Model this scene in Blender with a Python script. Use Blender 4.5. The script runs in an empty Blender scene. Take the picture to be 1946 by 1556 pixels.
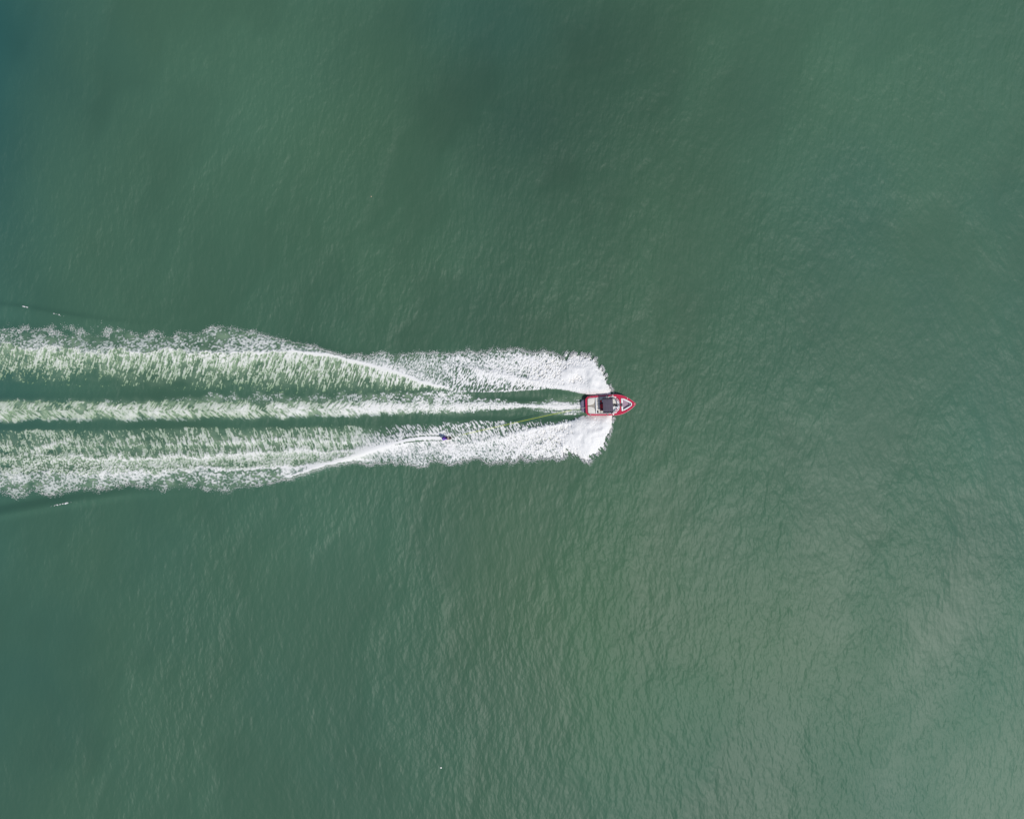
import bpy, bmesh, math, random
import numpy as np
from mathutils import Vector

random.seed(7)
C = bpy.context.scene.collection
SC = bpy.context.scene
R = math.radians

# ------------------------------------------------------------------ plan scale
# plan units: image pixels, each taken as S metres on the water
S = 0.066
CX, CY = 973.0, 778.0
def wx(px): return (px - CX) * S
def wy(py): return (CY - py) * S

# ------------------------------------------------------------------ camera
cam_d = bpy.data.cameras.new('drone_camera')
cam = bpy.data.objects.new('drone_camera', cam_d)
C.objects.link(cam)
ALT = 90.0
cam.location = (0, 0, ALT)
cam.rotation_euler = (0, 0, 0)
cam_d.sensor_fit = 'HORIZONTAL'
cam_d.sensor_width = 36.0
cam_d.lens = 36.0 * ALT / (1946 * S)
cam_d.clip_end = 9000
SC.camera = cam

# ------------------------------------------------------------------ sky and sun
SUN_EL, SUN_AZ = R(60), R(-42)          # azimuth measured from +X towards +Y
sun_dir = Vector((math.cos(SUN_EL) * math.cos(SUN_AZ), math.cos(SUN_EL) * math.sin(SUN_AZ), math.sin(SUN_EL)))
world = bpy.data.worlds.new('World')
SC.world = world
world.use_nodes = True
wn = world.node_tree
bg = wn.nodes['Background']
sky = wn.nodes.new('ShaderNodeTexSky')
sky.sky_type = 'NISHITA'
sky.sun_disc = False
sky.sun_elevation = SUN_EL
sky.sun_rotation = math.atan2(sun_dir.x, sun_dir.y)
wn.links.new(sky.outputs[0], bg.inputs[0])
bg.inputs[1].default_value = 0.10
sl = bpy.data.lights.new('sun', 'SUN')
sl.energy = 3.1
sl.angle = R(0.5)
sl.color = (1.0, 0.955, 0.89)
so = bpy.data.objects.new('sun', sl)
so.rotation_euler = (-sun_dir).to_track_quat('-Z', 'Y').to_euler()
so.location = (40, -10, 120)
C.objects.link(so)

SC.view_settings.view_transform = 'Standard'
SC.view_settings.look = 'None'
SC.view_settings.gamma = 1.0
SC.view_settings.use_curve_mapping = False
SC.view_settings.exposure = 0.0

# ------------------------------------------------------------------ materials
def mat(name, col, rough=0.5, metal=0.0, var=0.12, scale=8.0, coat=0.0, spec=0.5, bump=0.0, trans=0.0):
    m = bpy.data.materials.new(name)
    m.use_nodes = True
    nt = m.node_tree
    p = nt.nodes['Principled BSDF']
    tc = nt.nodes.new('ShaderNodeTexCoord')
    n = nt.nodes.new('ShaderNodeTexNoise')
    n.inputs['Scale'].default_value = scale
    n.inputs['Detail'].default_value = 5
    nt.links.new(tc.outputs['Object'], n.inputs['Vector'])
    mx = nt.nodes.new('ShaderNodeMix'); mx.data_type = 'RGBA'
    mx.inputs[6].default_value = tuple(c * (1 - var) for c in col) + (1,)
    mx.inputs[7].default_value = tuple(min(1, c * (1 + var)) for c in col) + (1,)
    nt.links.new(n.outputs['Fac'], mx.inputs[0])
    nt.links.new(mx.outputs[2], p.inputs['Base Color'])
    p.inputs['Roughness'].default_value = rough
    p.inputs['Metallic'].default_value = metal
    p.inputs['Coat Weight'].default_value = coat
    p.inputs['Specular IOR Level'].default_value = spec
    p.inputs['Transmission Weight'].default_value = trans
    if bump:
        b = nt.nodes.new('ShaderNodeBump')
        b.inputs['Distance'].default_value = bump
        nt.links.new(n.outputs['Fac'], b.inputs['Height'])
        nt.links.new(b.outputs[0], p.inputs['Normal'])
    return m

M = dict(
    red=mat('red_gelcoat', (0.50, 0.018, 0.055), 0.22, coat=0.6, var=0.10, scale=1.5),
    shadered=mat('shaded_red_gelcoat', (0.23, 0.010, 0.030), 0.3, coat=0.4),
    pink=mat('pale_rub_rail', (0.72, 0.34, 0.40), 0.4),
    cream=mat('cream_vinyl', (0.66, 0.63, 0.57), 0.55, bump=0.004, scale=14),
    white=mat('white_vinyl', (0.80, 0.79, 0.78), 0.5, bump=0.003, scale=14),
    beige=mat('beige_liner', (0.64, 0.60, 0.54), 0.6, scale=4),
    tan=mat('tan_vinyl', (0.32, 0.29, 0.25), 0.6, scale=6),
    seatred=mat('red_vinyl', (0.62, 0.02, 0.030), 0.45),
    maroon=mat('maroon_vinyl', (0.12, 0.010, 0.030), 0.5),
    canvas=mat('charcoal_canvas', (0.085, 0.072, 0.098), 0.85, var=0.25, scale=3.0, bump=0.01),
    canvasd=mat('black_canvas', (0.025, 0.022, 0.035), 0.85),
    carpet=mat('mauve_carpet', (0.36, 0.26, 0.33), 0.95, var=0.35, scale=9, bump=0.01),
    black=mat('black_rubber', (0.015, 0.015, 0.018), 0.6),
    metal=mat('brushed_metal', (0.72, 0.72, 0.74), 0.3, metal=1.0),
    teak=mat('grey_deck_mat', (0.17, 0.15, 0.22), 0.8, var=0.3, scale=12),
    glass=mat('smoked_glass', (0.72, 0.76, 0.80), 0.08, trans=0.75, spec=0.6),
    rope=mat('yellow_rope', (0.62, 0.68, 0.04), 0.6, scale=30, var=0.2),
    ropeg=mat('pale_rope', (0.55, 0.58, 0.42), 0.7, scale=30, var=0.2),
    purple=mat('purple_neoprene', (0.085, 0.018, 0.32), 0.55, var=0.25, scale=10),
    purpleh=mat('purple_helmet_shell', (0.12, 0.04, 0.42), 0.3, coat=0.3),
    skin=mat('skin', (0.45, 0.27, 0.19), 0.55),
    short=mat('dark_board_shorts', (0.03, 0.025, 0.035), 0.8),
    board=mat('dark_board', (0.030, 0.020, 0.022), 0.35, coat=0.3),
    boot=mat('white_boot', (0.75, 0.74, 0.75), 0.5),
    fleck=mat('pale_debris', (0.80, 0.80, 0.74), 0.7),
    leaf=mat('dry_leaf', (0.40, 0.33, 0.22), 0.8),
)

# ------------------------------------------------------------------ helpers
def tag(o, label=None, cat=None, group=None, kind=None):
    if label: o['label'] = label
    if cat: o['category'] = cat
    if group: o['group'] = group
    if kind: o['kind'] = kind
    return o

def mobj(name, verts, faces, m, parent=None, smooth=False):
    me = bpy.data.meshes.new(name)
    me.from_pydata([tuple(v) for v in verts], [], faces)
    me.update()
    if m: me.materials.append(m)
    if smooth:
        me.polygons.foreach_set('use_smooth', [True] * len(me.polygons))
    o = bpy.data.objects.new(name, me)
    C.objects.link(o)
    if parent: o.parent = parent
    return o

def bobj(name, bm, m, parent=None, smooth=False):
    bmesh.ops.recalc_face_normals(bm, faces=bm.faces)
    me = bpy.data.meshes.new(name)
    bm.to_mesh(me); bm.free()
    if m: me.materials.append(m)
    if smooth:
        me.polygons.foreach_set('use_smooth', [True] * len(me.polygons))
    o = bpy.data.objects.new(name, me)
    C.objects.link(o)
    if parent: o.parent = parent
    return o

def empty(name, loc):
    o = bpy.data.objects.new(name, None)
    o.location = loc
    C.objects.link(o)
    return o

def prism(bm, pts, z0, z1, bev=0.0, seg=2):
    """pts: list of (x, y) in metres; z0/z1 numbers or functions of x"""
    f0 = z0 if callable(z0) else (lambda x: z0)
    f1 = z1 if callable(z1) else (lambda x: z1)
    lo = [bm.verts.new((x, y, f0(x))) for x, y in pts]
    hi = [bm.verts.new((x, y, f1(x))) for x, y in pts]
    n = len(pts)
    fs = [bm.faces.new(lo[::-1]), bm.faces.new(hi)]
    for i in range(n):
        fs.append(bm.faces.new((lo[i], lo[(i + 1) % n], hi[(i + 1) % n], hi[i])))
    if bev:
        top = [e for e in fs[1].edges]
        side = [e for i in range(n) for e in fs[2 + i].edges if e not in top and abs(e.verts[0].co.z - e.verts[1].co.z) > 1e-6]
        bmesh.ops.bevel(bm, geom=list(set(top + side)), offset=bev, segments=seg, affect='EDGES', profile=0.6, clamp_overlap=True)

def tube_mesh(pts, r, seg=8):
    pts = [Vector(p) for p in pts]
    rr = r if isinstance(r, (list, tuple)) else [r] * len(pts)
    vs, fs = [], []
    up = Vector((0, 0, 1))
    for i, p in enumerate(pts):
        d = (pts[min(i + 1, len(pts) - 1)] - pts[max(i - 1, 0)]).normalized()
        a = d.cross(up)
        if a.length < 1e-4: a = Vector((1, 0, 0))
        a.normalize(); b = a.cross(d)
        for k in range(seg):
            t = 2 * math.pi * k / seg
            vs.append(p + (a * math.cos(t) + b * math.sin(t)) * rr[i])
    for i in range(len(pts) - 1):
        for k in range(seg):
            k2 = (k + 1) % seg
            fs.append((i * seg + k, i * seg + k2, (i + 1) * seg + k2, (i + 1) * seg + k))
    fs.append(tuple(range(seg))[::-1])
    fs.append(tuple((len(pts) - 1) * seg + k for k in range(seg)))
    return vs, fs

def tube(name, pts, r, m, parent=None, seg=8):
    v, f = tube_mesh(pts, r, seg)
    return mobj(name, v, f, m, parent, True)

# ------------------------------------------------------------------ numpy noise
rng = np.random.default_rng(11)
_TAB = rng.random((8, 256, 256)).astype(np.float32)
def vnoise(x, y, k=0):
    xi = np.floor(x).astype(np.int64); yi = np.floor(y).astype(np.int64)
    fx = x - xi; fy = y - yi
    fx = fx * fx * fx * (fx * (fx * 6 - 15) + 10); fy = fy * fy * fy * (fy * (fy * 6 - 15) + 10)
    t = _TAB[k % 8]
    a = t[yi & 255, xi & 255]; b = t[yi & 255, (xi + 1) & 255]
    c = t[(yi + 1) & 255, xi & 255]; d = t[(yi + 1) & 255, (xi + 1) & 255]
    return (a * (1 - fx) + b * fx) * (1 - fy) + (c * (1 - fx) + d * fx) * fy
def fbm(x, y, k=0, o=4):
    s = 0; a = 0.5; w = 0
    for i in range(o):
        s = s + a * vnoise(x * 2 ** i + 17.3 * i, y * 2 ** i + 9.1 * i, k + i); w += a; a *= 0.55
    return s / w
def sstep(a, b, x):
    if a > b: return 1 - sstep(b, a, x)
    t = np.clip((x - a) / (b - a), 0, 1)
    return t * t * (3 - 2 * t)
def pl(x, pts):
    p = np.array(pts, float); o = np.argsort(p[:, 0])
    return np.interp(x, p[o, 0], p[o, 1])
def ga(d, w): return np.exp(-(d / w) ** 2)

# ------------------------------------------------------------------ plan lines of the wake (traced in image pixels)
TOPU = [(-260,629),(0,627),(113,626),(198,625),(283,635),(368,633),(400,624),(440,625),(492,637),(562,651),(600,660),(631,671),(665,681),(680,673),(700,679),(712,673),(740,672),(800,674),(850,671),(893,668),(920,671),(940,667),(958,672),(985,668),(1020,673),(1055,672),(1062,676),(1066,682),(1075,678),(1110,675),(1125,678),(1132,689),(1140,701),(1150,718),(1156,730),(1160,742),(1163,752)]
BOTU = [(-260,726),(0,720),(150,728),(300,731),(400,734),(600,742),(747,740),(839,742),(870,744),(916,746),(983,744),(1040,739),(1062,739.5),(1090,744),(1119,751),(1160,756)]
LINU = [(-260,655),(0,655),(113,666),(226,667),(339,667),(400,672),(492,669),(562,668),(600,672),(631,675),(677,686.5),(700,692),(747,706),(800,724),(839,735),(870,742)]
CR2  = [(800,692),(850,698),(893,702),(940,709),(972,716),(1020,726),(1062,735),(1100,744)]
YC   = [(-260,782),(0,780),(200,779),(400,778),(700,774.5),(840,773),(950,770.5),(1000,771),(1112,771)]
HWC  = [(-260,15),(0,15),(400,14.5),(700,12),(840,10.5),(920,8),(960,6),(1000,4.3),(1050,6),(1112,6)]
SPK  = [(100,760),(300,756),(400,753),(550,750),(700,747),(800,745),(870,745),(930,756),(965,765)]
TOPL = [(-260,818),(0,818),(300,814),(500,813),(700,810),(780,809),(840,806),(900,799),(950,800),(1000,805),(1040,802),(1080,797.5),(1120,790),(1165,785)]
BOTL = [(-260,941),(0,938),(85,935),(226,927),(339,925),(424,931),(492,921),(562,904),(608,890),(640,881),(665,876),(690,879),(720,880),(745,883),(760,879),(790,882),(806,886),(815,876),(860,880),(866,876),(900,872),(930,876),(958,882),(962,874),(980,876),(984,869),(1020,873),(1032,866),(1055,872),(1070,870),(1071,858),(1090,864),(1110,872),(1120,870),(1132,862),(1147,846),(1155,830),(1162,812),(1165,798),(1166,784)]
CRR  = [(500,918),(562,902),(608,887),(654,873),(700,857),(747,843),(793,833),(845,832)]
L1   = [(-260,884),(0,872),(100,868),(250,868),(400,864),(516,858),(608,857),(680,852),(747,842)]
LM   = [(-260,846),(200,848),(283,846),(400,842),(539,835),(631,837),(724,837),(800,826)]
L2   = [(-260,906),(0,902),(200,898),(300,895),(400,892),(446,888),(539,885),(608,884),(650,873)]
CR3  = [(860,846),(900,842),(960,830),(1000,818),(1040,808),(1070,803),(1100,799)]
KU   = [(-260,566),(0,582),(45,586),(110,598),(200,611),(300,622)]
KL   = [(-260,1010),(0,979),(60,968),(120,957.5),(250,938),(400,931)]

def water_level(X, Y):
    """height in metres of the disturbed lake surface"""
    z = np.zeros_like(X)
    fade_r = 1 - sstep(1090, 1170, X)
    # hollow behind the hull and the troughs beside the propeller wash
    z -= 0.22 * fade_r * sstep(780, 900, X) * (ga(Y - 755, 11) + ga(Y - 790, 11))
    z -= 0.10 * (1 - sstep(700, 900, X)) * (ga(Y - 745, 12) + ga(Y - 801, 12))
    # propeller wash hump
    z += 0.10 * ga(Y - pl(X, YC), 12) * (1 - sstep(980, 1060, X))
    # diverging crests
    cu = pl(X, LINU); d = Y - cu
    a = sstep(-400, 100, X) * (1 - sstep(800, 880, X))
    z += 0.30 * a * np.where(d < 0, ga(d, 17), ga(d, 24))
    z += 0.25 * sstep(840, 900, X) * fade_r * np.where(Y < pl(X, CR2), ga(Y - pl(X, CR2), 8), ga(Y - pl(X, CR2), 12))
    cl = pl(X, CRR); d = Y - cl
    z += 0.40 * sstep(520, 600, X) * (1 - sstep(780, 850, X)) * np.where(d > 0, ga(d, 8), ga(d, 16))
    z += 0.30 * (1 - sstep(520, 640, X)) * (ga(Y - pl(X, L2), 15) + 0.7 * ga(Y - pl(X, L1), 9))
    z += 0.12 * (1 - sstep(640, 760, X)) * ga(Y - pl(X, LM), 6)
    z += 0.22 * sstep(860, 920, X) * fade_r * ga(Y - pl(X, CR3), 9)
    # kelvin waves running outside the foam
    d = Y - pl(X, KU)
    z += (1 - sstep(120, 330, X)) * (0.20 * np.where(d < 0, ga(d, 7), ga(d, 16)) - 0.12 * ga(d - 26, 14))
    d = Y - pl(X, KL)
    z += (1 - sstep(140, 400, X)) * (0.24 * np.where(d > 0, ga(d, 7), ga(d, 14)) - 0.18 * ga(d + 20, 11))
    edge = sstep(-260, -120, X) * (1 - sstep(1150, 1190, X)) * sstep(545, 572, Y) * (1 - sstep(1005, 1035, Y))
    return z * edge

# ------------------------------------------------------------------ water sheet
def lin(a, b, st): return list(np.arange(a, b, st))
far = [-48000, -20000, -8000, -3500, -1800, -1000]
xs = np.array(far + lin(-700, -260, 16) + lin(-260, 1190, 2.6) + lin(1190, 2700, 14) + [3200, 4500, 8000, 20000, 50000], float)
ys = np.array(far + lin(-600, 544, 14) + lin(544, 1040, 2.6) + lin(1040, 2200, 14) + [2900, 4500, 8000, 20000, 50000], float)
Xg, Yg = np.meshgrid(xs, ys)
Z = water_level(Xg, Yg)
near = (np.abs(Xg - CX) < 2000) & (np.abs(Yg - CY) < 1700)
Z += np.where(near, 0.05 * (fbm(Xg / 60, Yg / 90, 3, 3) - 0.5), 0)
verts = np.stack([wx(Xg), wy(Yg), Z], -1).reshape(-1, 3).astype(np.float32)
ny, nx = Xg.shape
idx = np.arange(ny * nx).reshape(ny, nx)
quads = np.stack([idx[:-1, :-1], idx[1:, :-1], idx[1:, 1:], idx[:-1, 1:]], -1).reshape(-1, 4)

def fast_mesh(name, verts, quads, m, smooth=True):
    me = bpy.data.meshes.new(name)
    me.vertices.add(len(verts)); me.vertices.foreach_set('co', np.ascontiguousarray(verts, np.float32).ravel())
    k = quads.shape[1]
    me.loops.add(quads.size); me.loops.foreach_set('vertex_index', np.ascontiguousarray(quads, np.int32).ravel())
    me.polygons.add(len(quads))
    me.polygons.foreach_set('loop_start', np.arange(0, quads.size, k, dtype=np.int32))
    if smooth: me.polygons.foreach_set('use_smooth', np.ones(len(quads), bool))
    me.materials.append(m)
    me.update(calc_edges=True); me.validate()
    o = bpy.data.objects.new(name, me); C.objects.link(o)
    return o

# wind state of the surface (ruffled / slick) and the body tint (algae green; teal at left paints in sky reflection)
def blob(px, py, r, rx=1.0): return np.exp(-(((Xg - px) / (r * rx)) ** 2 + ((Yg - py) / r) ** 2))
wxx = Xg + 130 * (fbm(Xg / 260, Yg / 260, 1, 3) - 0.5); wyy = Yg + 130 * (fbm(Xg / 260 + 40, Yg / 260, 2, 3) - 0.5)
wx2 = Xg + 90 * (fbm(Xg / 120, Yg / 120, 6, 3) - 0.5); wy2 = Yg + 90 * (fbm(Xg / 120 + 13, Yg / 120, 7, 3) - 0.5)
band = fbm((wx2 + .35 * wy2) / 150, (wy2 - .35 * wx2) / 330, 2, 4)
gust = 0.5 + 0.7 * (fbm(wxx / 330, wyy / 420, 4, 3) - 0.5) + 1.1 * (sstep(.35, .65, band) - .5) * .55
gust += 0.32 * blob(520, 150, 260) + 0.25 * blob(1380, 1260, 240) + 0.15 * blob(850, 500, 140, 1.6) + 0.2 * blob(1640, 560, 220) \
      + 0.18 * blob(340, 1300, 170) + 0.32 * blob(1800, 90, 160, 1.4) + 0.35 * blob(1920, 1480, 260) + 0.25 * blob(1960, 800, 260, .6) + 0.25 * blob(900, 1480, 120, 1.6)
gust -= 0.42 * blob(960, 190, 190) + 0.2 * blob(1180, 430, 180) + 0.35 * blob(1830, 225, 60, 1.6) + 0.35 * blob(1790, 1180, 110) \
      + 0.35 * blob(60, 150, 190) + 0.25 * blob(120, 1250, 150) + 0.2 * blob(1000, 1050, 150, 2)
gust = np.clip(gust, 0, 1)
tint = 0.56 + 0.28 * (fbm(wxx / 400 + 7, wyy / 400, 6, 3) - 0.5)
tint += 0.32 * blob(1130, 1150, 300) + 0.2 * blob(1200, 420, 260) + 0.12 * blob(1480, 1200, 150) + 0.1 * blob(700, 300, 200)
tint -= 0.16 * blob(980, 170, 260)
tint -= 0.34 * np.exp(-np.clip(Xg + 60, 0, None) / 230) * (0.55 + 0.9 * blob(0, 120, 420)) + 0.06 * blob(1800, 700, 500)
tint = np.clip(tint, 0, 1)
sheen_mul = 0.93 + 0.22 * (fbm(wxx / 300 + 21, wyy / 340 + 5, 5, 3) - 0.5)  # bright and dark reflection patches painted into the body colour
sheen_mul += -0.30 * blob(980, 170, 250, 1.1) - 0.10 * blob(60, 150, 260) - 0.04 * blob(150, 1250, 260) - 0.08 * blob(1000, 620, 200, 2) \
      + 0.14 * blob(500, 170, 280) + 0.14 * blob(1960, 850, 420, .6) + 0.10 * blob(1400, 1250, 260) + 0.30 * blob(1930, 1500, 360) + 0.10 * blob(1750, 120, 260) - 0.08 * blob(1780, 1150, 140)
sheen_mul += 0.07 * (sstep(.35, .65, band) - .5) + 0.05 * (fbm(wx2 / 45, wy2 / 70, 1, 3) - .5)
sheen_mul = np.clip(sheen_mul, 0.6, 1.35)

def water_material():
    m = bpy.data.materials.new('lake_water'); m.use_nodes = True
    nt = m.node_tree; L = nt.links; N = nt.nodes
    p = N['Principled BSDF']
    def attr(n):
        a = N.new('ShaderNodeAttribute'); a.attribute_name = n; return a.outputs['Fac']
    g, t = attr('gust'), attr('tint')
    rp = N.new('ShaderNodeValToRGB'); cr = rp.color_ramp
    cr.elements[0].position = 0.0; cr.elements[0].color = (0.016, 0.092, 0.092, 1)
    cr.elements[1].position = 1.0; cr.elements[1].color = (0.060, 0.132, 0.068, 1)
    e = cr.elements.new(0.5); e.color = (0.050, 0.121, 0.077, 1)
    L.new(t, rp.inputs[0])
    N.remove(p)
    dif = N.new('ShaderNodeBsdfDiffuse'); glo = N.new('ShaderNodeBsdfAnisotropic') if False else N.new('ShaderNodeBsdfGlossy')
    fre = N.new('ShaderNodeFresnel'); fre.inputs['IOR'].default_value = 1.34
    mixs = N.new('ShaderNodeMixShader')
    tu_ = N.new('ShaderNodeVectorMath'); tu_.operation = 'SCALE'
    L.new(rp.outputs[0], tu_.inputs[0]); L.new(attr('painted_sheen'), tu_.inputs['Scale'])
    am = N.new('ShaderNodeMix'); am.data_type = 'RGBA'; am.inputs[7].default_value = (0.31, 0.42, 0.28, 1)
    L.new(attr('aeration'), am.inputs[0]); L.new(tu_.outputs[0], am.inputs[6])
    L.new(am.outputs[2], dif.inputs['Color'])
    mr = N.new('ShaderNodeMapRange'); mr.inputs[3].default_value = 0.45; mr.inputs[4].default_value = 0.55
    L.new(g, mr.inputs[0]); L.new(mr.outputs[0], glo.inputs['Roughness'])
    L.new(fre.outputs[0], mixs.inputs[0]); L.new(dif.outputs[0], mixs.inputs[1]); L.new(glo.outputs[0], mixs.inputs[2])
    L.new(mixs.outputs[0], N['Material Output'].inputs['Surface'])
    tc = N.new('ShaderNodeTexCoord')
    # wavelets whose crests wander in direction
    wn_ = N.new('ShaderNodeTexNoise'); wn_.inputs['Scale'].default_value = 0.035; wn_.inputs['Detail'].default_value = 2
    L.new(tc.outputs['Object'], wn_.inputs['Vector'])
    vm = N.new('ShaderNodeVectorMath'); vm.operation = 'MULTIPLY_ADD'
    vm.inputs[1].default_value = (5, 5, 0)
    L.new(wn_.outputs['Color'], vm.inputs[0]); L.new(tc.outputs['Object'], vm.inputs[2])
    def wav(rot, sx, sy, det, dist=0.4):
        mp = N.new('ShaderNodeMapping'); mp.inputs['Rotation'].default_value = (0, 0, R(rot)); mp.inputs['Scale'].default_value = (sx, sy, 1)
        L.new(vm.outputs[0], mp.inputs['Vector'])
        n = N.new('ShaderNodeTexNoise'); n.inputs['Scale'].default_value = 1.0; n.inputs['Detail'].default_value = det
        n.inputs['Roughness'].default_value = 0.5; n.inputs['Distortion'].default_value = dist * .4
        L.new(mp.outputs[0], n.inputs['Vector'])
        return n.outputs['Fac']
    def mul(a, b):
        x = N.new('ShaderNodeMath'); x.operation = 'MULTIPLY'
        L.new(a, x.inputs[0])
        if isinstance(b, (int, float)): x.inputs[1].default_value = b
        else: L.new(b, x.inputs[1])
        return x.outputs[0]
    def add(a, b):
        x = N.new('ShaderNodeMath'); x.operation = 'ADD'; L.new(a, x.inputs[0]); L.new(b, x.inputs[1]); return x.outputs[0]
    big = mul(wav(24, 0.42, 0.24, 1), 0.24)
    mid = mul(wav(30, 1.25, 0.62, 1), 0.17)
    cross = mul(wav(-32, 2.4, 1.2, 1), 0.08)
    fine = mul(wav(24, 4.0, 2.4, 1), 0.035)
    h = add(add(big, mid), add(cross, fine))
    ms = N.new('ShaderNodeMapRange'); ms.inputs[3].default_value = 0.30; ms.inputs[4].default_value = 1.35
    L.new(g, ms.inputs[0])
    h = mul(h, ms.outputs[0])
    b = N.new('ShaderNodeBump'); b.inputs['Distance'].default_value = 1.0; b.inputs['Strength'].default_value = 1.0
    L.new(h, b.inputs['Height']); L.new(b.outputs[0], glo.inputs['Normal']); L.new(b.outputs[0], fre.inputs['Normal'])
    b2 = N.new('ShaderNodeBump'); b2.inputs['Distance'].default_value = 1.0; b2.inputs['Strength'].default_value = 0.22
    L.new(h, b2.inputs['Height']); L.new(b2.outputs[0], dif.inputs['Normal'])
    return m

water = fast_mesh('water', verts, quads[:, ::-1] if False else quads, water_material())
for nm, a in (('gust', gust), ('tint', tint), ('painted_sheen', sheen_mul)):
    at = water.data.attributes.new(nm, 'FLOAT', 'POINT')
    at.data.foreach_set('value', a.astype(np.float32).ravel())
tag(water, 'green lake water ruffled by small wind ripples', kind='structure')

# ------------------------------------------------------------------ foam fields
ST = 0.7
fx = np.arange(-230, 1182, ST); fy = np.arange(572, 992, ST)
X, Y = np.meshgrid(fx, fy)
H, Wd = X.shape
KX = np.fft.fftfreq(Wd, ST)[None, :] * 2 * np.pi
KY = np.fft.fftfreq(H, ST)[:, None] * 2 * np.pi
def gfield(lu, lv, ang=0.0, seed=0, pw=0.0):
    """gaussian field, correlation lu along direction ang (degrees, y down), lv across"""
    r = np.random.default_rng(seed)
    n = np.fft.fft2(r.standard_normal((H, Wd)))
    a = R(ang); ku = KX * math.cos(a) + KY * math.sin(a); kv = -KX * math.sin(a) + KY * math.cos(a)
    f = np.exp(-0.5 * ((ku * lu) ** 2 + (kv * lv) ** 2))
    if pw: f = f * (KX ** 2 + KY ** 2) ** pw
    g = np.fft.ifft2(n * f).real
    return g / g.std()
def uni(g):
    g = g / g.std()
    return 1 / (1 + np.exp(-1.702 * g))
iso = uni(gfield(0.95, 0.95, 0, 1, 0.3) + 0.5 * gfield(2.4, 2.4, 0, 2) + 0.25 * gfield(7, 7, 0, 31))
blobs = uni(gfield(1.7, 1.4, 0, 3, 0.5) + 0.5 * gfield(.8, .8, 0, 32) + 0.7 * gfield(3.4, 2.6, 0, 46) + 0.5 * gfield(8, 5, 0, 4))
stU = uni(gfield(5.0, 0.75, 112, 5) + 0.6 * gfield(1.5, .75, 112, 6) + 0.6 * gfield(3.0, .8, 98, 47) + 0.5 * gfield(7, 2.2, 118, 7) + 0.6 * gfield(.7, .7, 0, 33) + 0.45 * gfield(2.2, 2.2, 0, 48))
stL = uni(gfield(5.0, 0.75, 66, 8) + 0.6 * gfield(1.5, .75, 66, 9) + 0.6 * gfield(3.0, .8, 80, 49) + 0.5 * gfield(7, 2.2, 60, 10) + 0.6 * gfield(.7, .7, 0, 34) + 0.45 * gfield(2.2, 2.2, 0, 50))
spU = uni(gfield(1.8, .8, 115, 11, 0.3) + 0.45 * gfield(.8, .8, 0, 35) + 0.35 * gfield(4, 3, 100, 12))
spL = uni(gfield(2.0, .8, 58, 13, 0.3) + 0.45 * gfield(.8, .8, 0, 36) + 0.35 * gfield(4, 3, 70, 14))
rdg = lambda a, b: 1 - np.abs(a) / 1.6 - 0.25 * b
chU = uni(-1.1 * rdg(gfield(6, 1.7, 128, 15), gfield(2.2, .9, 128, 16)) + 0.45 * gfield(3, .8, 128, 17) + 0.5 * gfield(6, 5, 0, 18) + .25 * gfield(.8, .8, 0, 37))
chL = uni(-1.1 * rdg(gfield(6, 1.7, 42, 19), gfield(2.2, .9, 42, 20)) + 0.45 * gfield(3, .8, 42, 21) + 0.5 * gfield(6, 5, 0, 22) + .25 * gfield(.8, .8, 0, 38))
lon = uni(gfield(11, 0.7, 0, 23) + 0.7 * gfield(2.5, .8, 0, 24))
lump = gfield(7, 7, 0, 25); lump2 = gfield(3, 3, 0, 26)
edge_n = 2.2 * gfield(4, 4, 0, 27) + 1.7 * gfield(1.3, 1.3, 0, 28) + 1.8 * gfield(10, 10, 0, 29)
wig = 1.8 * gfield(14, 8, 0, 30)

def mixn(a, b, t): return a * (1 - t) + b * t
WL = water_level(X, Y)

# ---- port side (upper in plan)
scal = 2.0 * gfield(3.2, 2.4, 0, 41) + 1.2 * gfield(1.4, 1.4, 0, 42) + 1.6 * gfield(9, 5, 0, 43)
Xn = X + 11 * lump + 5 * lump2
rayU = gfield(6, 1.1, 122, 44); rayL = gfield(6, 1.1, 52, 45)
tu, bu, lu_, c2 = pl(X, TOPU), pl(X, BOTU), pl(X, LINU) + wig * 0.6 + scal * pl(X, [(-200, 1.8), (250, 1.3), (480, .9), (620, .25), (700, .1)]), pl(X, CR2) + wig * 0.4
left = 1 - sstep(820, 865, X)                       # wave-face part
v = np.clip((Y - lu_) / np.maximum(bu - lu_, 4), -1, 2)
inner = pl(v, [(0, 1.05), (.10, .95), (.3, .80), (.55, .66), (.75, .46), (.95, .22), (1.15, 0.0)])
inner *= pl(X, [(-200, .82), (200, .88), (420, .98), (700, 1.0), (860, 1.0)])
outer_w = pl(X, [(-200, .66), (150, .66), (330, .60), (420, .72), (520, .86), (600, 1.0), (640, 1.05), (700, .84), (760, .84), (860, .88)])
ou = np.clip((lu_ - Y) / np.maximum(lu_ - tu, 4), 0, 1)
outer = outer_w * pl(ou, [(0, 1.3), (.25, 1.08), (.7, .85), (1, .55)])
outer = np.where(X < 470, outer * (1 - 0.35 * ou * (1 - sstep(300, 470, X))), outer)
dl = np.where(Y > lu_, inner, outer)
dl += 0.40 * ga(Y - lu_ - 1, 3.0) * sstep(-100, 350, X) + 1.1 * ga(Y - lu_, 2.2) * sstep(520, 620, X)
dl += 0.30 * ga(Y - (lu_ + 9 + wig), 2.2) * (1 - sstep(380, 520, X)) * sstep(100, 300, X)
dl -= 0.35 * ga(Y - (lu_ + 5 + wig), 1.3) * sstep(280, 400, X) * (1 - sstep(520, 640, X))
dl -= 0.18 * ga(Y - (lu_ - 6 + wig), 1.6) * sstep(330, 420, X) * (1 - sstep(560, 620, X))
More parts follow.
